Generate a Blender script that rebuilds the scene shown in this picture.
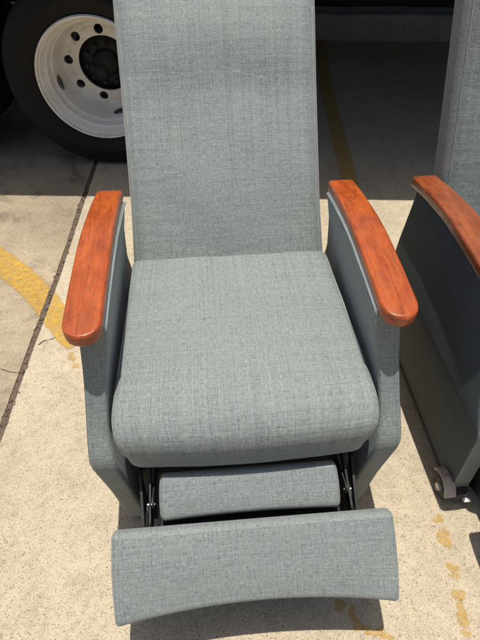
import bpy, bmesh, math, random
import numpy as np
from mathutils import Vector, Matrix
random.seed(7)
S = bpy.context.scene
R = math.radians
for o in list(bpy.data.objects): bpy.data.objects.remove(o)

# ------------------------------------------------------------------ camera
cd = bpy.data.cameras.new('camera'); cam = bpy.data.objects.new('camera', cd)
S.collection.objects.link(cam); S.camera = cam
cd.sensor_fit = 'VERTICAL'; cd.sensor_height = 24.0
cd.lens = 24.0*521.194/640.0
cd.clip_start = 0.02; cd.clip_end = 600
cam.location = (-0.0643, -1.0957, 1.3937)
p, y = R(47.357), R(4.742)
fw = Vector((math.sin(y)*math.cos(p), math.cos(y)*math.cos(p), -math.sin(p)))
rt = Vector((math.cos(y), -math.sin(y), 0)); up = rt.cross(fw)
cam.rotation_euler = Matrix((rt, up, -fw)).transposed().to_euler()

# ------------------------------------------------------------------ sky + sun
SUN_TRAVEL = Vector((0.012, -0.085, -1.0)).normalized()
back = -SUN_TRAVEL
elev = math.asin(back.z); az = math.atan2(back.x, back.y)
w = bpy.data.worlds.new('World'); S.world = w; w.use_nodes = True
nt = w.node_tree; bg = nt.nodes['Background']
sky = nt.nodes.new('ShaderNodeTexSky'); sky.sky_type = 'NISHITA'; sky.sun_disc = False
sky.sun_elevation = elev; sky.sun_rotation = az; sky.dust_density = 3.0; sky.ozone_density = 0.5
nt.links.new(sky.outputs[0], bg.inputs[0]); bg.inputs[1].default_value = 0.095
sl = bpy.data.lights.new('sun', 'SUN'); so = bpy.data.objects.new('sun', sl); S.collection.objects.link(so)
sl.energy = 4.8; sl.angle = R(0.53); sl.color = (1.0, 0.955, 0.88)
so.location = (0, 0, 6); so.rotation_euler = SUN_TRAVEL.to_track_quat('-Z', 'Y').to_euler()
S.view_settings.view_transform = 'Standard'; S.view_settings.look = 'None'
S.view_settings.gamma = 1; S.view_settings.exposure = 0.05
S.view_settings.use_curve_mapping = False
S.render.engine = 'CYCLES'

# ------------------------------------------------------------------ material helpers
def mat(name):
    m = bpy.data.materials.new(name); m.use_nodes = True
    return m, m.node_tree, m.node_tree.nodes['Principled BSDF']
def N(nt, t, **kw):
    n = nt.nodes.new(t)
    for k, v in kw.items(): setattr(n, k, v)
    return n
def coords(nt, kind, scale=(1, 1, 1), loc=(0, 0, 0), rot=(0, 0, 0)):
    tc = N(nt, 'ShaderNodeTexCoord'); mp = N(nt, 'ShaderNodeMapping')
    mp.inputs['Scale'].default_value = scale; mp.inputs['Location'].default_value = loc
    mp.inputs['Rotation'].default_value = rot
    nt.links.new(tc.outputs[kind], mp.inputs[0]); return mp.outputs[0]
def noise(nt, vec, scale, detail=3, rough=.55, dist=0):
    n = N(nt, 'ShaderNodeTexNoise'); n.inputs['Scale'].default_value = scale
    n.inputs['Detail'].default_value = detail; n.inputs['Roughness'].default_value = rough
    n.inputs['Distortion'].default_value = dist
    nt.links.new(vec, n.inputs['Vector']); return n.outputs['Fac']
def ramp(nt, fac, stops, interp='LINEAR'):
    r = N(nt, 'ShaderNodeValToRGB'); cr = r.color_ramp; cr.interpolation = interp
    while len(cr.elements) < len(stops): cr.elements.new(.5)
    for e, (pos, c) in zip(cr.elements, stops):
        e.position = pos; e.color = (c if isinstance(c, tuple) else (c, c, c)) + (1,)
    nt.links.new(fac, r.inputs[0]); return r.outputs[0]
def mix(nt, a, b, fac, mode='MIX'):
    m = N(nt, 'ShaderNodeMix', data_type='RGBA', blend_type=mode)
    for sock, v in ((m.inputs[0], fac), (m.inputs[6], a), (m.inputs[7], b)):
        if isinstance(v, (int, float)): sock.default_value = v
        elif isinstance(v, tuple): sock.default_value = v + (1,)
        else: nt.links.new(v, sock)
    return m.outputs[2]
def math_(nt, op, a, b=0.0):
    m = N(nt, 'ShaderNodeMath', operation=op)
    for i, v in enumerate((a, b)):
        if isinstance(v, (int, float)): m.inputs[i].default_value = v
        else: nt.links.new(v, m.inputs[i])
    return m.outputs[0]
def bump(nt, bs, h, strength, dist):
    b = N(nt, 'ShaderNodeBump'); b.inputs['Strength'].default_value = strength
    b.inputs['Distance'].default_value = dist
    nt.links.new(h, b.inputs['Height']); nt.links.new(b.outputs[0], bs.inputs['Normal'])

def fabric(name, base):
    m, nt, bs = mat(name)
    uv = lambda s, l=(0, 0, 0): coords(nt, 'UV', s, l)
    wob = noise(nt, uv((1, 1, 1)), 9, 2)
    # linen look: short threads both ways, a few long slubs, yarn-to-yarn variation
    warp = noise(nt, uv((560, 85, 1)), 1, 2, .65)
    weft = noise(nt, uv((85, 560, 1), (3.1, 7.7, 0)), 1, 2, .65)
    slubu = noise(nt, uv((430, 22, 1), (9, 4, 0)), 1, 1, .5)
    slubv = noise(nt, uv((22, 430, 1), (1, 8, 0)), 1, 1, .5)
    yu = noise(nt, uv((330, 1.5, 1), (4, 2, 0)), 1, 1, .5)
    yv = noise(nt, uv((1.5, 330, 1), (7, 5, 0)), 1, 1, .5)
    fine = noise(nt, uv((900, 900, 1)), 1, 2, .7)
    W = lambda a, k: math_(nt, 'MULTIPLY', math_(nt, 'SUBTRACT', a, .5), k)
    d = math_(nt, 'ADD', math_(nt, 'ADD', W(warp, .85), W(weft, .78)), math_(nt, 'ADD', W(yu, .40), W(yv, .36)))
    sl = math_(nt, 'ADD', ramp(nt, slubu, [(.28, .17), (.40, 0.0)]), ramp(nt, slubv, [(.28, .15), (.40, 0.0)]))
    d = math_(nt, 'ADD', math_(nt, 'ADD', math_(nt, 'ADD', d, sl), W(fine, .8)), .40)
    light = tuple(min(1, c*1.36) for c in base); dark = tuple(c*k for c, k in zip(base, (.26, .33, .38)))
    c = ramp(nt, d, [(.0, light), (.85, dark)])
    big = ramp(nt, noise(nt, uv((1, 1, 1)), 5, 4), [(.3, .96), (.7, 1.03)])
    c = mix(nt, c, big, 1.0, 'MULTIPLY')
    nt.links.new(c, bs.inputs['Base Color'])
    bs.inputs['Roughness'].default_value = .62
    bs.inputs['Specular IOR Level'].default_value = .35
    bs.inputs['Sheen Weight'].default_value = .25; bs.inputs['Sheen Roughness'].default_value = .4
    wr = noise(nt, uv((1, 2.2, 1)), 8, 4, .6, .6)
    h = math_(nt, 'ADD', math_(nt, 'MULTIPLY', d, -.0006), math_(nt, 'MULTIPLY', wr, .0035))
    h = math_(nt, 'ADD', h, math_(nt, 'MULTIPLY', wob, .003))
    bump(nt, bs, h, .9, 1.0)
    return m
FABRIC = fabric('heathered_grey_fabric', (.244, .261, .240))
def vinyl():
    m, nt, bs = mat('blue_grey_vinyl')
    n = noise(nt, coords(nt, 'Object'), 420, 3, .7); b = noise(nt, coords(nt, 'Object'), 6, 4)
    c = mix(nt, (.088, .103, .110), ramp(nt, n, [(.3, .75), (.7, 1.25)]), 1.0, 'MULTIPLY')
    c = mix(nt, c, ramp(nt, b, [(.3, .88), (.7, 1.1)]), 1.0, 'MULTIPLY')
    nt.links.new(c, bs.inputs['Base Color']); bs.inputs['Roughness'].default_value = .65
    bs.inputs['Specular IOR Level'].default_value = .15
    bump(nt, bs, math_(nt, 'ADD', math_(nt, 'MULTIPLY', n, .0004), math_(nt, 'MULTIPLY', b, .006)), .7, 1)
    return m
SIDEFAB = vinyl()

def wood(name, c_mid, c_dark, c_light):
    m, nt, bs = mat(name)
    a = noise(nt, coords(nt, 'Object', (60, 3.2, 50)), 1.2, 6, .6, .9)
    b = noise(nt, coords(nt, 'Object', (420, 14, 260), (0, 0, 0), (0, 0, .12)), 1, 4, .65, .3)
    cl = noise(nt, coords(nt, 'Object', (14, 9, 9)), 2.2, 4, .6, .8)
    c = ramp(nt, a, [(.22, c_dark), (.5, c_mid), (.80, c_light)])
    c = mix(nt, c, ramp(nt, b, [(.30, .62), (.55, 1.05)]), .8, 'MULTIPLY')
    c = mix(nt, c, ramp(nt, cl, [(.3, .72), (.7, 1.12)]), 1.0, 'MULTIPLY')
    nt.links.new(c, bs.inputs['Base Color'])
    r_ = ramp(nt, noise(nt, coords(nt, 'Object', (1, 1, 1)), 40, 4), [(.3, .24), (.7, .42)])
    nt.links.new(r_, bs.inputs['Roughness'])
    bs.inputs['Specular IOR Level'].default_value = .4
    bs.inputs['Coat Weight'].default_value = .35; bs.inputs['Coat Roughness'].default_value = .12
    bump(nt, bs, math_(nt, 'ADD', math_(nt, 'MULTIPLY', b, .0004), math_(nt, 'MULTIPLY', cl, .002)), .8, 1)
    return m
WOOD = wood('orange_varnished_wood', (.39, .078, .014), (.25, .044, .009), (.47, .115, .024))
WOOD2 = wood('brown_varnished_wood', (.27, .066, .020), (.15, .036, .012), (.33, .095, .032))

def plain(name, col, rough=.5, metal=0, var=.25, scale=25, bmp=.0005, spec=.5):
    m, nt, bs = mat(name)
    n = noise(nt, coords(nt, 'Object'), scale, 5, .6)
    c = mix(nt, col, ramp(nt, n, [(.25, 1-var), (.75, 1+var)]), 1.0, 'MULTIPLY')
    nt.links.new(c, bs.inputs['Base Color'])
    r_ = ramp(nt, n, [(.3, max(.03, rough-.1)), (.7, min(1, rough+.12))]); nt.links.new(r_, bs.inputs['Roughness'])
    bs.inputs['Metallic'].default_value = metal; bs.inputs['Specular IOR Level'].default_value = spec
    bump(nt, bs, n, .6, bmp*4)
    return m
BLACKSTEEL = plain('black_steel', (.009, .009, .009), .65)
DUST = plain('dark_lining', (.030, .030, .032), .9)
STEEL = plain('bright_bolt_steel', (.35, .34, .33), .4, .9, .1)
CASTERGREY = plain('caster_housing_tan_plastic', (.42, .37, .32), .5)
CASTERBLACK = plain('caster_rubber', (.03, .03, .035), .6)
WHITEPL = plain('white_brake_plastic', (.75, .75, .74), .4, 0, .08)
RUBBER = plain('tyre_rubber', (.012, .011, .010), .8, 0, .35, 30, .001, .3)
DARKMETAL = plain('greasy_dark_metal', (.012, .011, .010), .7)
TRUCKBODY = plain('truck_body_paint', (.35, .35, .34), .4, 0, .1, 6)
PIPING = plain('fabric_piping', (.22, .25, .25), .6)

def rim_material():
    m, nt, bs = mat('weathered_white_wheel_paint')
    n = noise(nt, coords(nt, 'Object'), 9, 6, .65)
    n2 = noise(nt, coords(nt, 'Object'), 60, 5, .6)
    c = ramp(nt, n, [(.3, (.68, .61, .49)), (.5, (.80, .77, .70)), (.7, (.84, .83, .79))])
    c = mix(nt, c, ramp(nt, n2, [(.28, .5), (.42, 1.0)]), .6, 'MULTIPLY')
    nt.links.new(c, bs.inputs['Base Color']); bs.inputs['Roughness'].default_value = .38
    bump(nt, bs, n2, .5, .001)
    return m
RIM = rim_material()

def concrete(name, light, mid, dark, speck=1.0, stain=.35):
    m, nt, bs = mat(name)
    O = lambda s=(1, 1, 1), l=(0, 0, 0): coords(nt, 'Object', s, l)
    big = noise(nt, O(), 1.7, 7, .62, .4)
    med = noise(nt, O(), 14, 6, .62)
    c = ramp(nt, big, [(.34, mid), (.50, tuple((a+b)/2 for a, b in zip(mid, light))), (.66, light)])
    c = mix(nt, c, ramp(nt, med, [(.30, .84), (.5, 1.0), (.70, 1.08)]), .9, 'MULTIPLY')
    c = mix(nt, c, ramp(nt, noise(nt, O(), 55, 5, .7), [(.30, .78), (.5, 1.0), (.70, 1.12)]), .9, 'MULTIPLY')
    sand = noise(nt, O(), 260, 3, .7)
    c = mix(nt, c, ramp(nt, sand, [(.30, .46), (.48, 1.0), (.68, 1.26)]), .9, 'MULTIPLY')
    # exposed aggregate: small brown and dark stones
    v = N(nt, 'ShaderNodeTexVoronoi'); v.inputs['Scale'].default_value = 165; v.inputs['Randomness'].default_value = 1
    nt.links.new(O(), v.inputs['Vector'])
    stone = ramp(nt, v.outputs['Distance'], [(.20, 1.0), (.36, 0.0)])
    sep = N(nt, 'ShaderNodeSeparateColor'); nt.links.new(v.outputs['Color'], sep.inputs[0])
    pick = ramp(nt, sep.outputs[0], [(.52, 0.0), (.60, .85)])
    scol = ramp(nt, sep.outputs[1], [(0, dark), (.45, (.20, .14, .085)), (.75, (.10, .09, .08)), (1, (.55, .50, .42))])
    patch = ramp(nt, noise(nt, O(), 4.2, 3), [(.38, .25), (.6, 1.0)])
    f = math_(nt, 'MULTIPLY', math_(nt, 'MULTIPLY', stone, pick), math_(nt, 'MULTIPLY', patch, speck))
    c = mix(nt, c, scol, f)
    pit = ramp(nt, noise(nt, O((1, 1, 1), (5, 3, 0)), 120, 2, .5), [(.27, 1.0), (.33, 0.0)])
    c = mix(nt, c, dark, math_(nt, 'MULTIPLY', pit, .75))
    st = ramp(nt, noise(nt, O((1, 1, 1), (2, 9, 0)), 3.1, 5, .7, 1.2), [(.52, 0.0), (.72, stain*.9)])
    c = mix(nt, c, tuple(k*.55 for k in mid), st)
    nt.links.new(c, bs.inputs['Base Color']); bs.inputs['Roughness'].default_value = .9
    bs.inputs['Specular IOR Level'].default_value = .2
    h = math_(nt, 'ADD', math_(nt, 'MULTIPLY', sand, .0016), math_(nt, 'MULTIPLY', med, .004))
    h = math_(nt, 'SUBTRACT', h, math_(nt, 'MULTIPLY', pit, .0012))
    bump(nt, bs, h, .8, 1)
    return m
CONC = concrete('pale_concrete', (.490, .415, .296), (.415, .350, .250), (.12, .085, .055), 1.0, .10)
CONC2 = concrete('rough_old_concrete', (.42, .345, .240), (.25, .205, .145), (.08, .06, .045), .8, 1.0)
KERB = concrete('kerb_concrete', (.30, .275, .25), (.24, .22, .20), (.08, .07, .06), .4, .3)
SOIL = plain('dark_soil', (.014, .011, .008), .95, 0, .5, 20, .01)
FILLER = plain('joint_filler', (.115, .083, .056), .95, 0, .45, 90, .002)

def paint_material(lo, hi, name, ns=17, wl=.78):
    m, nt, bs = mat(name)
    O = lambda s=(1, 1, 1): coords(nt, 'Object', s)
    c = ramp(nt, noise(nt, O(), 30, 5, .65), [(.3, (.52, .30, .035)), (.7, (.60, .37, .06))])
    c = mix(nt, c, ramp(nt, noise(nt, O(), 240, 3, .7), [(.3, .55), (.5, 1.0)]), .8, 'MULTIPLY')
    nt.links.new(c, bs.inputs['Base Color']); bs.inputs['Roughness'].default_value = .8
    uvc = N(nt, 'ShaderNodeTexCoord'); sx = N(nt, 'ShaderNodeSeparateXYZ'); nt.links.new(uvc.outputs['UV'], sx.inputs[0])
    edge = ramp(nt, math_(nt, 'ABSOLUTE', math_(nt, 'SUBTRACT', sx.outputs[0], .5)), [(.38, 0.0), (.5, .22)])
    n = math_(nt, 'ADD', math_(nt, 'MULTIPLY', noise(nt, O(), ns, 4, .6, .5), wl), math_(nt, 'MULTIPLY', noise(nt, O(), 200, 3, .7), 1-wl))
    a = ramp(nt, math_(nt, 'SUBTRACT', n, edge), [(lo, 0.0), (hi, 1.0)])
    nt.links.new(a, bs.inputs['Alpha'])
    return m
PAINT = paint_material(.26, .62, 'yellow_road_paint', 45, .55)
PAINTWORN = paint_material(.55, .63, 'worn_yellow_road_paint')
PAINTCHIP = paint_material(.36, .70, 'chipped_yellow_road_paint', 140, .45)
PAINTMID = paint_material(.18, .80, 'faded_yellow_road_paint', 40, .5)

# ------------------------------------------------------------------ mesh helpers
def link(name, bm, m, parent=None, smooth=True, loc=None):
    me = bpy.data.meshes.new(name); bm.normal_update(); bm.to_mesh(me); bm.free()
    if m: me.materials.append(m)
    if smooth: me.polygons.foreach_set('use_smooth', [True]*len(me.polygons))
    o = bpy.data.objects.new(name, me); S.collection.objects.link(o)
    if parent: o.parent = parent
    if loc: o.location = loc
    return o
def empty(name, loc=(0, 0, 0), rz=0):
    o = bpy.data.objects.new(name, None); S.collection.objects.link(o)
    o.location = loc; o.rotation_euler.z = rz; o.empty_display_size = .2
    return o
def tag(o, label=None, cat=None, group=None, kind=None):
    if label: o['label'] = label
    if cat: o['category'] = cat
    if group: o['group'] = group
    if kind: o['kind'] = kind
    return o

def axis_pts(h, r, n):
    seg = 6
    a = [h - r + r*math.tan(math.pi/4*i/seg) for i in range(seg+1)]
    inner = [(-1 + 2*i/n)*(h-r) for i in range(1, n)]
    return [-q for q in reversed(a)] + inner + a
def rbox(h, r, n=(16, 16, 8), deform=None, bm=None, front_mat=False):
    """rounded box of half size h, edge radii r; deform maps each point; UVs in metres by face"""
    bm = bm or bmesh.new(); uvl = bm.loops.layers.uv.verify()
    ax = [axis_pts(h[i], r[i], n[i]) for i in range(3)]
    cache = {}
    def vert(q):
        k = tuple(round(c, 6) for c in q)
        if k in cache: return cache[k]
        inner = [max(-(h[i]-r[i]), min(h[i]-r[i], q[i])) for i in range(3)]
        d = Vector([(q[i]-inner[i])/r[i] for i in range(3)])
        if d.length > 1e-9: d.normalize()
        pt = Vector([inner[i]+r[i]*d[i] for i in range(3)])
        if deform: pt = Vector(deform(pt))
        cache[k] = bm.verts.new(pt); return cache[k]
    for fx in range(3):
        a, b = [(1, 2), (0, 2), (0, 1)][fx]
        for sgn in (-1, 1):
            A, B = ax[a], ax[b]
            for i in range(len(A)-1):
                for j in range(len(B)-1):
                    quad = []
                    for (u, v_) in ((A[i], B[j]), (A[i+1], B[j]), (A[i+1], B[j+1]), (A[i], B[j+1])):
                        q = [0, 0, 0]; q[fx] = sgn*h[fx]; q[a] = u; q[b] = v_; quad.append(q)
                    flip = (sgn < 0) ^ (fx == 1)
                    if flip: quad.reverse()
                    mi = 1 if (front_mat and not (fx == 0 and sgn > 0)) else 0
                    try: f = bm.faces.new([vert(q) for q in quad])
                    except ValueError: continue
                    f.material_index = mi
                    for l, q in zip(f.loops, quad):
                        x_, y_, z_ = q
                        if fx == 2: uv = (x_, y_)
                        elif fx == 1: uv = (x_, sgn*(h[1] + h[2] - z_))
                        else: uv = (sgn*(h[0] + h[2] - z_), y_)
                        l[uvl].uv = uv
    return bm

def tube(bm, pts, rad, seg=8, closed=False):
    pts = [Vector(q) for q in pts]; rings = []
    prev = None
    for i, q in enumerate(pts):
        t = (pts[min(i+1, len(pts)-1)] - pts[max(i-1, 0)]).normalized()
        n_ = prev if prev else (Vector((0, 0, 1)) if abs(t.z) < .9 else Vector((1, 0, 0)))
        n_ = (n_ - t*n_.dot(t)).normalized(); prev = n_; b = t.cross(n_)
        rings.append([bm.verts.new(q + rad*(math.cos(k*2*math.pi/seg)*n_ + math.sin(k*2*math.pi/seg)*b)) for k in range(seg)])
    for a, b in zip(rings, rings[1:]):
        for k in range(seg): bm.faces.new((a[k], a[(k+1) % seg], b[(k+1) % seg], b[k]))
    bm.faces.new(rings[0][::-1]); bm.faces.new(rings[-1])
def cyl(bm, c0, c1, r, seg=20): tube(bm, [c0, c1], r, seg)
def lathe_y(bm, prof, seg=96, closed=False, center=(0, 0, 0)):
    """prof: list of (y, radius); revolve round the local Y axis"""
    cx, cy, cz = center; rings = []
    for (py, pr) in prof:
        rings.append([bm.verts.new((cx+pr*math.cos(t), cy+py, cz+pr*math.sin(t))) for t in [2*math.pi*k/seg for k in range(seg)]])
    pairs = list(zip(rings, rings[1:])) + ([(rings[-1], rings[0])] if closed else [])
    for a, b in pairs:
        for k in range(seg): bm.faces.new((a[k], a[(k+1) % seg], b[(k+1) % seg], b[k]))
    bmesh.ops.recalc_face_normals(bm, faces=bm.faces)
    return bm
def bar(bm, a, b, wy, t):
    """flat steel bar from a to b in a YZ plane, width wy, thickness t (x), rounded ends"""
    a, b = Vector(a), Vector(b); d = (b-a).normalized(); n_ = Vector((1, 0, 0)).cross(d)
    out = []
    for k in range(9):
        th = -math.pi/2 + math.pi*k/8; out.append(b + wy*(math.cos(th)*d + math.sin(th)*n_))
    for k in range(9):
        th = math.pi/2 + math.pi*k/8; out.append(a + wy*(math.cos(th)*d + math.sin(th)*n_))
    v0 = [bm.verts.new(q + Vector((-t/2, 0, 0))) for q in out]; v1 = [bm.verts.new(q + Vector((t/2, 0, 0))) for q in out]
    bm.faces.new(v0[::-1]); bm.faces.new(v1)
    for i in range(len(out)): j = (i+1) % len(out); bm.faces.new((v0[i], v0[j], v1[j], v1[i]))
    bmesh.ops.recalc_face_normals(bm, faces=bm.faces)

def interp(tab, x):
    if x <= tab[0][0]: return tab[0][1]
    for (a, fa), (b, fb) in zip(tab, tab[1:]):
        if x <= b: return fa + (fb-fa)*(x-a)/(b-a)
    return tab[-1][1]

# ------------------------------------------------------------------ ground (slabs run 4.7 degrees off the chair)
def sheet(name, poly, z, m, kind='structure'):
    bm = bmesh.new(); bm.faces.new([bm.verts.new((x_, y_, z)) for x_, y_ in poly])
    bmesh.ops.recalc_face_normals(bm, faces=bm.faces)
    for f in bm.faces:
        if f.normal.z < 0: f.normal_flip()
    return tag(link(name, bm, m, smooth=False), kind=kind)
sheet('ground', [(-200, -200), (200, -200), (200, 200), (-200, 200)], -.03, CONC2)
jl = [(-.86, -2.6), (-.80, -1.5), (-.748, -.6), (-.720, -.228), (-.706, -.05), (-.690, .126), (-.668, .33), (-.654, .484), (-.638, .70), (-.626, .878), (-.610, 1.1), (-.594, 1.295), (-.50, 2.4), (-.42, 3.4)]
rj = random.Random(3)
def joint_edge(off, amp, step=.012):
    out = []; yy = jl[0][1]; s = 0
    tab = [(b, a) for a, b in jl]
    while yy < jl[-1][1]:
        s = s*.7 + rj.uniform(-1, 1)*amp
        chip = rj.uniform(.002, .007) if rj.random() < .05 else 0
        out.append((interp(tab, yy) + off + s + (math.copysign(chip, off) if off else 0), yy)); yy += step
    return out
E0 = joint_edge(-.0105, .0009); E1 = joint_edge(.0105, .0006)
def slab(name, edge, far, m):
    bm = bmesh.new()
    top = [bm.verts.new((a, b, 0)) for a, b in edge]; low = [bm.verts.new((a, b, -.03)) for a, b in edge]
    outer = [bm.verts.new((far, edge[-1][1], 0)), bm.verts.new((far, edge[0][1], 0))]
    f = bm.faces.new(top + outer)
    if f.normal.z < 0: pass
    for i in range(len(edge)-1): bm.faces.new((top[i], top[i+1], low[i+1], low[i]))
    bmesh.ops.recalc_face_normals(bm, faces=bm.faces)
    bm.normal_update()
    if f.normal.z < 0: bmesh.ops.reverse_faces(bm, faces=bm.faces)
    return tag(link(name, bm, m, smooth=False), kind='structure')
slab('pavement', E0, -14, CONC2)
slab('pavement', E1, 14, CONC)
def ribbon(name, pts, width, z, m, rough=0, clip=0):
    bm = bmesh.new(); uvl = bm.loops.layers.uv.verify(); rr = random.Random(5); rows = []; NX = 10
    dense = []; tab = [(b, a) for a, b in jl]
    for (a, b) in zip(pts, pts[1:]):
        k = max(1, int((Vector(b[:2])-Vector(a[:2])).length/.01))
        for i in range(k): dense.append(tuple(a[j]+(b[j]-a[j])*i/k for j in range(len(a))))
    dense.append(pts[-1])
    for i, q in enumerate(dense):
        t = (Vector(dense[min(i+1, len(dense)-1)][:2]) - Vector(dense[max(i-1, 0)][:2])).normalized(); n_ = Vector((-t.y, t.x))
        ww = (q[2] if len(q) > 2 else width)/2
        l_ = Vector(q[:2]) + n_*(ww+rr.uniform(-rough, rough)); r__ = Vector(q[:2]) - n_*(ww+rr.uniform(-rough, rough))
        row = []
        for k in range(NX+1):
            c = l_.lerp(r__, k/NX); jx = interp(tab, c.y)
            out = (clip < 0 and c.x > jx-.0125) or (clip > 0 and c.x < jx+.0125)
            if out: c.x = jx + .0125*clip
            row.append((bm.verts.new((c.x, c.y, z)), out))
        rows.append(row)
    for i in range(len(rows)-1):
        for k in range(NX):
            vs = (rows[i][k], rows[i][k+1], rows[i+1][k+1], rows[i+1][k])
            if all(v[1] for v in vs): continue
            f = bm.faces.new([v[0] for v in vs])
            for l, uv in zip(f.loops, ((k/NX, i), ((k+1)/NX, i), ((k+1)/NX, i+1), (k/NX, i+1))): l[uvl].uv = uv
    bmesh.ops.delete(bm, geom=[v for v in bm.verts if not v.link_faces], context='VERTS')
    bm.normal_update()
    for f in bm.faces:
        if f.normal.z < 0: f.normal_flip()
    return tag(link(name, bm, m, smooth=False), kind='structure')
ribbon('joint_filler', [(a, b) for a, b in jl], .05, -.004, FILLER)
# grit lying in the joint
bm = bmesh.new(); tabj = [(b, a) for a, b in jl]
for k in range(110):
    yy = rj.uniform(-.5, 1.5); s = rj.uniform(.0015, .0048)
    c = Vector((interp(tabj, yy)+rj.gauss(0, .008), yy, -.003+s*.3))
    mt = Matrix.Translation(c) @ Matrix.Rotation(rj.uniform(0, 6), 4, 'Z') @ Matrix.Diagonal((s, s*rj.uniform(1, 2.4), s*.7, 1))
    bmesh.ops.create_icosphere(bm, subdivisions=1, radius=1, matrix=mt)
tag(link('gravel', bm, FILLER), 'brown grit and debris packed in the slab joint', 'gravel', kind='stuff')
# hairline cracks
CRACK = plain('crack_dark', (.05, .035, .025), .95)
ribbon('crack', [(-.86, .045), (-.81, .025), (-.776, .030), (-.745, .012), (-.705, .006)], .0022, .0022, CRACK, .0012)
ribbon('crack', [(-.668, .123), (-.65, .142), (-.625, .146), (-.60, .160), (-.575, .163)], .0018, .0022, CRACK, .001)
# painted lines: the diagonal one, and the one parallel to the joint
LINE = [(-1.9, 1.45, .125), (-1.2, .86, .125), (-.95, .63, .125), (-.82, .505, .12), (-.745, .425, .115), (-.672, .325, .11), (-.61, .225, .10), (-.585, .175, .085), (-.565, .13, .06), (-.55, .10, .03)]
ribbon('painted_line', LINE, .12, .003, PAINT, 0, -1)
ribbon('painted_line', LINE, .12, .003, PAINT, 0, 1)
ribbon('painted_line', [(.86, 3.0), (.735, 2.1), (.685, 1.55), (.655, 1.2), (.640, .98)], .085, .004, PAINTMID)
PATCHES = [(0.513, -0.586, 0.01, 0.011),(0.512, -0.636, 0.012, 0.025),(0.506, -0.71, 0.012, 0.01),(0.505, -0.729, 0.012, 0.005),(0.499, -0.773, 0.011, 0.013),(0.492, -0.816, 0.012, 0.021),(0.487, -0.855, 0.009, 0.006),(0.276, -0.834, 0.016, 0.008),(0.299, -0.844, 0.012, 0.006),(0.257, -0.824, 0.008, 0.005),(0.206, -0.77, 0.015, 0.009),(0.231, -0.792, 0.01, 0.013),(0.239, -0.818, 0.009, 0.01),
    (.60, .30, .012, .03), (.57, .0, .014, .02), (.10, -.70, .02, .012), (-.545, .06, .010, .016), (-.525, .02, .008, .01)]
bm = bmesh.new(); uvl = bm.loops.layers.uv.verify(); rp = random.Random(21)
for (cx_, cy_, rx_, ry_) in PATCHES:
    n = 30; ph = [rp.uniform(0, 6.3) for _ in range(4)]; vs = []
    for k in range(n):
        a = 2*math.pi*k/n; f_ = 1.25 + .30*math.sin(2*a+ph[0]) + .22*math.sin(3*a+ph[1]) + .14*math.sin(7*a+ph[2]) + .08*math.sin(11*a+ph[3])
        vs.append(bm.verts.new((cx_+rx_*f_*math.cos(a), cy_+ry_*f_*math.sin(a), .0015)))
    f = bm.faces.new(vs)
    for l in f.loops: l[uvl].uv = (.5, .5)
tag(link('painted_line', bm, PAINTCHIP, smooth=False), kind='structure')
# kerb beyond the truck, with an added soil bank that hides the sunlit ground
KR = R(-6)
def kerbpt(a, b): return (a*math.cos(KR)-b*math.sin(KR), a*math.sin(KR)+b*math.cos(KR))
def kdef(q):
    t = q.x; n_ = .0015*math.sin(t*9)+.0012*math.sin(t*23+1)
    gx, gy = kerbpt(3.0+q.x, 3.01+q.y + (.004*math.sin(t*17) if q.y < 0 else 0))
    zz = q.z + .082
    if q.z > 0: zz += n_ - (.028*max(0, 1-abs(t+1.42)/.10)) + .016*max(0, 1-abs(t+1.30)/.03)
    return (gx, gy, zz)
bm = rbox((2.9, .09, .09), (.015, .015, .015), (240, 4, 4), kdef)
tag(link('kerb', bm, KERB), kind='structure')
bm = bmesh.new(); rows = []
rb = random.Random(11)
for k in range(121):
    xx = .1 + k*.1
    rows.append([bm.verts.new(kerbpt(xx, yy) + (zz + rb.uniform(-.015, .015),)) for yy, zz in ((3.095, .12), (3.16, .15), (3.3, .26), (3.45, .36), (3.6, .42), (5, .45), (9, .45))])
for a, b in zip(rows, rows[1:]):
    for k in range(6): bm.faces.new((a[k], b[k], b[k+1], a[k+1]))
tag(link('soil_screen', bm, SOIL), kind='structure')

# ------------------------------------------------------------------ recliner chair
CAPZ = [(-.46, .651), (-.40, .654), (-.30, .657), (-.18, .656), (-.10, .650), (-.04, .640), (.03, .628), (.12, .607), (.2, .585)]
def capz(yy):
    return (interp(CAPZ, yy-.02)+2*interp(CAPZ, yy)+interp(CAPZ, yy+.02))/4

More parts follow.
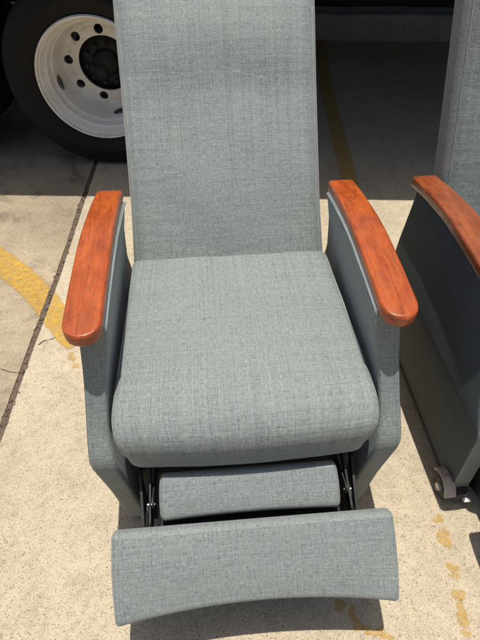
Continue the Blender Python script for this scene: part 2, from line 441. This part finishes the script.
def make_chair(wood_mat, tilt, swivel=False):
    root = empty('recliner_chair')
    # seat cushion
    SH = (.272, .280, .083)
    def dseat(q):
        u, v = q.x/SH[0], q.y/SH[1]            # v -1 front .. 1 back
        x_, y_, z_ = q
        k = max(0.0, (-v-.60)/.40)
        x_ *= interp([(-1, 1.035), (-.8, 1.045), (1, .985)], v)*(1-.045*k**5)
        d = max(0.0, (1+v)*SH[1]); RF = .125
        sc = 1.0
        if d < RF: sc = .34 + .66*(1-(1-d/RF)**2.3)**(1/2.3)
        y_ = y_ - .268 - .012*(1-u*u)*max(0, -v)
        if q.z > 0: z_ += .012*(1-u**4)*(1-v**4)
        z_ = (z_+.012)*sc - .012
        z_ = z_ + .386 - .008*v - .016*(1-sc)
        if q.z < .03: x_ *= 1 - .085*k*k*min(1, (.03-q.z)/SH[2])
        z_ += .0012*math.sin(9*u+5*v)*math.sin(7*v-3*u)
        return (x_, y_, z_)
    seat = link('seat_cushion', rbox(SH, (.020, .016, .018), (36, 44, 8), dseat), FABRIC, root)
    for sx in (-1, 1):
        bm = bmesh.new()
        tube(bm, [dseat(Vector((sx*(SH[0]-.0055), -.13+i*.02, SH[2]-.0050))) for i in range(20)], .0014, 6)
        link('piping', bm, PIPING, seat)
    # backrest
    BL = 1.0; BH = (.268, .055, .445)
    ct, st = math.cos(R(tilt)), math.sin(R(tilt))
    def dback(q):
        s = (q.z + BH[2])                      # distance up the back
        x_, y_ = q.x, q.y
        u = x_/BH[0]
        x_ *= interp([(0, 1.02), (.3, 1.0), (.62, 1.015), (.8, 1.03), (.9, 1.03)], s)
        if q.y < 0:
            y_ -= .013*(1-u**2)*math.sin(min(1, s/.62)*math.pi)**2
            y_ -= .015*(1-u**4)*math.sin(max(0, min(1, (s-.56)/.34))*math.pi)**2
            y_ += .003*(1-u**4)*math.sin(4*u+14*s)*math.sin(9*s)*.5
        yy = .074 + y_; zz = s - .12
        return (x_, yy*ct + (zz)*st, .44 + zz*ct - yy*st)
    bk = link('backrest', rbox(BH, (.042, .036, .05), (30, 4, 50), dback), FABRIC, root)
    for sx in (-1, 1):
        bm = bmesh.new()
        tube(bm, [dback(Vector((sx*(BH[0]-.0123), -(BH[1]-.0105), -BH[2]+.06+i*.02))) for i in range(int((2*BH[2]-.12)/.02))], .0016, 6)
        link('piping', bm, PIPING, bk)
    # arms
    YF = [(.0, -.526), (.06, -.528), (.20, -.532), (.33, -.541), (.35, -.538), (.37, -.526), (.40, -.500), (.46, -.462), (.52, -.430), (.58, -.406), (.64, -.392), (.7, -.39)]
    XO = [(.03, .312), (.20, .328), (.345, .347), (.40, .345), (.52, .335), (.60, .330), (.66, .329)]
    XI = [(.03, .262), (.30, .284), (.40, .296), (.50, .289), (.58, .274), (.66, .265)]
    for sx in (-1, 1):
        PH = (.035, .33, .27)
        def darm(q):
            s = (q.y+PH[1])/(2*PH[1]); t = (q.z+PH[2])/(2*PH[2])
            yb = .108
            z0 = .028
            yy = -.5 + s*.6
            for _ in range(3):
                zt = capz(yy) - .024; zz = z0 + (zt-z0)*t
                yf = (interp(YF, zz-.012)+interp(YF, zz)+interp(YF, zz+.012))/3
                yy = yf + (yb-yf)*s
            xo, xi = interp(XO, zz), interp(XI, zz)
            bul = .006*math.sin(math.pi*s)*math.sin(math.pi*t)
            k = (q.x/PH[0]+1)/2
            x_ = (xi-bul*.6) + (xo-xi+bul*1.6)*k
            return (sx*x_, yy, zz)
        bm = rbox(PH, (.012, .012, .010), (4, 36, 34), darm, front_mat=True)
        if sx < 0: bmesh.ops.reverse_faces(bm, faces=bm.faces)
        arm = link('side_panel', bm, SIDEFAB, root)
        arm.data.materials.append(FABRIC)
        # piping along the inner front edge and top edge
        bm = bmesh.new(); path = []
        for zz in [.48+i*.02 for i in range(12)]:
            if zz > .60: break
            path.append((sx*(interp(XI, zz)+.003), interp(YF, zz)+.003, zz))
        yy = -.385
        while yy < .10: path.append((sx*(interp(XI, .64)+.0035), yy, capz(yy)-.0275)); yy += .02
        tube(bm, path, .0016, 6)
        link('piping', bm, PIPING, arm)
        # wooden armrest
        WH = (.0385, .281, .0145); ACX = .313; YC = -.156
        def dcap(q):
            x_, y_, z_ = q
            Rr = .046; y0 = -WH[1] + Rr
            wid = interp([(-.3, 1.02), (0, 1.0), (.28, .90)], y_)
            if y_ < y0:
                v = min(1, (y0-y_)/Rr); u = x_/WH[0]
                x_ = WH[0]*u*math.sqrt(1-v*v/2); y_ = y0 - Rr*v*math.sqrt(max(0, 1-u*u/2))
            x_ *= wid
            yy = YC + y_
            return (sx*(ACX + x_), yy, capz(yy) - .0145 + z_ + (.0015*(1-(q.x/WH[0])**2) if q.z > 0 else 0))
        bm = rbox(WH, (.007, .007, .009), (8, 60, 2), dcap)
        if sx < 0: bmesh.ops.reverse_faces(bm, faces=bm.faces)
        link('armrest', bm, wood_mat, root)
    # leg rest (long lower pad) and the small flap above it
    def pad(name, hx, hy, hz, c, tl, conc, flare, crown):
        a = R(tl); c_, s_ = math.cos(a), math.sin(a)
        def d(q):
            u, v = q.x/hx, q.y/hy
            x_ = q.x*(1 + flare*(-v)) ; y_ = q.y; z_ = q.z
            y_ += conc*(1-u*u)*(1-v)/2
            x_ += math.copysign(.004, q.x)*(1-v*v)*(abs(u)**6)
            if q.z > 0: z_ += crown*(1-v*v)*(1-u**6)
            return (x_, c[0] + y_*c_ - z_*s_, c[1] + y_*s_ + z_*c_)
        return link(name, rbox((hx, hy, hz), (.010, .014, .014), (30, 12, 2), d), FABRIC, root)
    pad('leg_rest', .296, .095, .020, (-.737+(.05 if swivel else 0), .236), 39, .029, .0, .006)
    pad('footrest_flap', .198, .052, .014, (-.589, .277), 36, .006, .008, .004)
    # mechanism under the seat, plus added dark plates standing in for shade
    bm = bmesh.new()
    rbox((.250, .012, .105), (.004, .004, .004), (2, 2, 2), lambda q: (q.x, q.y-.492+.1*(q.z-.1), q.z+.200), bm)
    rbox((.205, .055, .003), (.002, .002, .002), (2, 2, 2), lambda q: (q.x, q.y-.645, q.z+.215-.35*q.y), bm)  # added dark plate so the gap below the flap reads as shade
    rbox((.24, .26, .010), (.004, .004, .004), (2, 2, 2), lambda q: (q.x, q.y-.18, q.z+.300), bm)
    link('seat_base_shade_plate', bm, DUST, root)
    for sx in (-1, 1):
        bm = bmesh.new(); X = sx*.222
        bar(bm, (X, -.46, .30), (X, -.635, .255), .013, .004)
        bar(bm, (X-sx*.007, -.45, .22), (X-sx*.007, -.60, .275), .013, .004)
        bar(bm, (X+sx*.006, -.50, .17), (X+sx*.006, -.665, .235), .013, .004)
        bar(bm, (X, -.58, .262), (X, -.665, .222), .014, .004)
        bar(bm, (X+sx*.020, -.47, .10), (X+sx*.014, -.665, .175), .052, .004)  # broad dark plate added to black out the lit ground behind
        bar(bm, (X+sx*.026, -.52, .26), (X+sx*.018, -.665, .200), .012, .006)
        bar(bm, (X+sx*.030, -.47, .06), (X+sx*.026, -.60, .12), .045, .004)  # second added plate, darkens the gap beside the flap
        bar(bm, (X+sx*.012, -.53, .06), (X+sx*.008, -.60, .24), .016, .004)
        lk = link('linkage_shade_plates', bm, BLACKSTEEL, root, smooth=False)
        for (yy, zz) in ((-.60, .268), (-.50, .287), (-.655, .243)):
            bm = bmesh.new(); cyl(bm, (X-sx*.010, yy, zz), (X+sx*.007, yy, zz), .0034, 12)
            link('bolt', bm, STEEL, lk, smooth=False)
    # casters
    for (sx, yy) in ((-1, -.448), (1, -.448), (-1, .05), (1, .05)):
        cx = sx*.300
        if swivel and yy < 0: cx = sx*.326; yy = -.512
        bm = bmesh.new()
        # hood wrapped round the wheel
        def hood(q, cx=cx, yy=yy):
            a = math.pi*(.08 + .80*(q.y/.04*.5+.5)); rr = .043 + q.z
            return (cx + q.x, yy + .004 + rr*math.cos(a)*-1, .035 + rr*math.sin(a))
        rbox((.016, .04, .0035), (.003, .003, .003), (4, 18, 2), hood, bm)
        cyl(bm, (cx-.019, yy, .034), (cx+.019, yy, .034), .011, 16)
        cyl(bm, (cx, yy, .066), (cx, yy, .088), .010, 12)
        bmesh.ops.recalc_face_normals(bm, faces=bm.faces)
        ca = link('caster', bm, CASTERGREY, root)
        bm = bmesh.new(); lathe_y(bm, [(-.011, .010), (-.011, .024), (-.008, .0305), (.008, .0305), (.011, .024), (.011, .010)], 32)
        bmesh.ops.rotate(bm, verts=bm.verts, cent=(0, 0, 0), matrix=Matrix.Rotation(math.pi/2, 3, 'Z'))
        link('caster_wheel', bm, CASTERBLACK, ca, loc=(cx, yy, .0305))
        if yy < 0:
            bm = bmesh.new()
            rbox((.017, .022, .016), (.005, .005, .005), (2, 2, 2), lambda q, cx=cx, yy=yy, sx=sx: (cx-sx*.036+q.x, yy-.016+q.y, .040+q.z), bm)
            link('caster_lock', bm, CASTERBLACK, ca)
            bm = bmesh.new()
            rbox((.010, .007, .003), (.002, .002, .002), (2, 2, 2), lambda q, cx=cx, yy=yy, sx=sx: (cx-sx*.048+q.x, yy-.044+q.y, .034+q.z-.3*q.y), bm)
            link('brake_lever', bm, WHITEPL, ca)
    return root

chair = make_chair(WOOD, 42)
tag(chair, 'grey fabric recliner with bright orange wood armrests and raised footrest, fully in view', 'recliner chair', 'grey recliner chairs')
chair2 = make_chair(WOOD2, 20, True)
chair2.location = (.8623, .006, 0); chair2.rotation_euler.z = .014
tag(chair2, 'grey recliner with browner chipped armrest, cut off by the right edge of the photo', 'recliner chair', 'grey recliner chairs')

# ------------------------------------------------------------------ truck (local x along the truck, local y away from us)
truck = empty('truck', (0, 0, 0), R(-6))
tag(truck, 'truck parked behind the chairs, its dished white steel wheel and black tyres showing', 'truck')
def apply_bool(o, cutters):
    mo = o.modifiers.new('b', 'BOOLEAN'); mo.operation = 'DIFFERENCE'; mo.solver = 'EXACT'; mo.object = cutters
    dg = bpy.context.evaluated_depsgraph_get(); dg.update()
    me = bpy.data.meshes.new_from_object(o.evaluated_get(dg)); o.modifiers.clear(); o.data = me
    bpy.data.objects.remove(cutters)
def make_wheel(x0, y0, flip=1, detailed=True):
    """wheel whose outer face is at y0; flip=-1 mirrors for the far side"""
    rim_prof = [(-.002, .258), (-.004, .264), (.004, .268), (.014, .262), (.018, .250), (.030, .243), (.045, .238), (.052, .229), (.080, .227), (.088, .223), (.094, .216),
                (.125, .211), (.165, .204), (.184, .198), (.196, .188), (.201, .176), (.202, .168), (.198, .163), (.198, .124), (.208, .124), (.208, .166), (.212, .176), (.206, .192), (.190, .207), (.150, .218),
                (.112, .230), (.225, .232), (.225, .262), (.21, .270), (.20, .245), (.06, .243), (.03, .253)]
    bm = bmesh.new(); lathe_y(bm, [(a, b) for a, b in rim_prof], 128, closed=True)
    wh = link('wheel', bm, RIM, truck)
    if detailed:
        bm = bmesh.new()
        for k in range(8):
            a = R(84 + 45*k); cx, cz = .150*math.cos(a), .150*math.sin(a)
            cyl(bm, (cx, .17, cz), (cx, .24, cz), .0205, 28)
        for k in range(4):
            a = R(196 + 90*k)
            rad = Vector((math.cos(a), 0, math.sin(a))); tan = Vector((-math.sin(a), 0, math.cos(a)))
            ax_ = (Vector((0, 1, 0))*.35 + rad*.94).normalized(); n_ = ax_.cross(tan)
            c = rad*.208 + Vector((0, .145, 0)); r0, r1 = [], []
            for j in range(28):
                th = 2*math.pi*j/28; off = tan*(.036*math.cos(th)) + n_*(.026*math.sin(th))
                r0.append(bm.verts.new(c - ax_*.035 + off)); r1.append(bm.verts.new(c + ax_*.045 + off))
            bm.faces.new(r0); bm.faces.new(r1[::-1])
            for j in range(28): bm.faces.new((r0[j], r0[(j+1) % 28], r1[(j+1) % 28], r1[j]))
        bmesh.ops.recalc_face_normals(bm, faces=bm.faces)
        cut = link('cutter', bm, None); apply_bool(wh, cut)
        me = wh.data
        me.polygons.foreach_set('use_smooth', [True]*len(me.polygons))
        for f in me.polygons:
            if abs(f.normal.y) > .93 and (f.center.x**2+f.center.z**2)**.5 < .172: f.use_smooth = False
        try: me.set_sharp_from_angle(angle=R(38))
        except Exception: pass
    bm = bmesh.new()
    tp = [(.016, .262), (.004, .275), (-.006, .300), (-.013, .325), (-.014, .332), (-.010, .336), (-.010, .352), (-.006, .358), (-.004, .372), (.004, .392),
          (.012, .402), (.020, .407), (.045, .410), (.05, .402), (.056, .402), (.060, .411), (.095, .413), (.10, .403), (.106, .403), (.11, .413), (.145, .411),
          (.15, .402), (.156, .402), (.16, .410), (.188, .407), (.206, .395), (.216, .36), (.22, .32), (.208, .275), (.195, .262)]
    lathe_y(bm, tp, 128)
    link('tyre', bm, RUBBER, wh)
    bm = bmesh.new(); hub = [(.235, .0), (.235, .055), (.215, .06), (.212, .085), (.222, .098), (.24, .130), (.26, .16), (.30, .165), (.34, .165), (.34, 0)]
    lathe_y(bm, hub, 48)
    rh = random.Random(2)
    for k in range(10):
        a = R(36*k+8); r_ = .088+rh.uniform(-.004, .004)
        cyl(bm, (r_*math.cos(a), .19, r_*math.sin(a)), (r_*math.cos(a), .235, r_*math.sin(a)), .011, 10)
    bmesh.ops.create_cube(bm, size=.06, matrix=Matrix.Translation((-.03, .22, -.04)))
    link('hub', bm, DARKMETAL, wh)
    wh.location = (x0, y0, .414)
    if flip < 0: wh.rotation_euler.z = math.pi
    return wh
WX, WY = -.632, 1.221
first = make_wheel(WX, WY)
def copy_wheel(x0, y0, flip, hub=True):
    c = first.copy(); S.collection.objects.link(c); c.parent = truck
    for ch in first.children:
        if not hub and ch.name.startswith('hub'): continue
        g = ch.copy(); S.collection.objects.link(g); g.parent = c
    c.location = (x0, y0, .414); c.rotation_euler.z = math.pi if flip < 0 else 0
copy_wheel(WX-.90, WY+.02, 1)
copy_wheel(WX, WY+.50, -1, False); copy_wheel(WX-.90, WY+.52, -1, False)      # inner twins, dish the other way
copy_wheel(WX, WY+2.05, -1); copy_wheel(WX-.90, WY+2.05, -1)
# axles
for ax_x in (WX, WX-.90):
    bm = bmesh.new(); tube(bm, [(ax_x, WY+.2, .414), (ax_x, WY+1.85, .414)], .055, 20)
    bmesh.ops.create_uvsphere(bm, u_segments=24, v_segments=16, radius=.16, matrix=Matrix.Translation((ax_x, WY+1.0, .40)))
    link('axle', bm, DARKMETAL, truck)
for yy in (WY+.62, WY+1.42):
    bm = rbox((3.4, .04, .11), (.006, .006, .006), (2, 2, 2), lambda q, yy=yy: (q.x+.6, q.y+yy, q.z+.80))
    link('chassis_rail', bm, DARKMETAL, truck, smooth=False)
bm = rbox((3.4, .015, .26), (.004, .004, .004), (2, 2, 2), lambda q: (q.x+.5, q.y+3.29, q.z+.62))
link('far_light_block', bm, DARKMETAL, truck, smooth=False)  # added panel that blocks the sunlit ground beyond the truck
bm = rbox((1.5, .008, .22), (.003, .003, .003), (4, 2, 2), lambda q: (q.x+WX-.9, q.y+WY+.82, q.z+.71))
link('tyre_gap_block', bm, DARKMETAL, truck, smooth=False)  # added dark panel to hide the bright ground showing between the tyres
bm = rbox((3.6, 1.12, .05), (.006, .006, .006), (2, 2, 2), lambda q: (q.x+.5, q.y+2.27, q.z+.972))
link('floor_frame', bm, DARKMETAL, truck, smooth=False)
bm = rbox((3.6, 1.14, .04), (.006, .006, .006), (40, 2, 2), lambda q: (q.x+.5, q.y+1.045+1.14, q.z+1.07))
link('deck', bm, TRUCKBODY, truck, smooth=False)
bm = rbox((.30, .006, .30), (.003, .003, .003), (4, 2, 6), lambda q: (q.x*1+WX-1.55, q.y+WY+.2, q.z+.50))
link('mudflap', bm, RUBBER, truck)
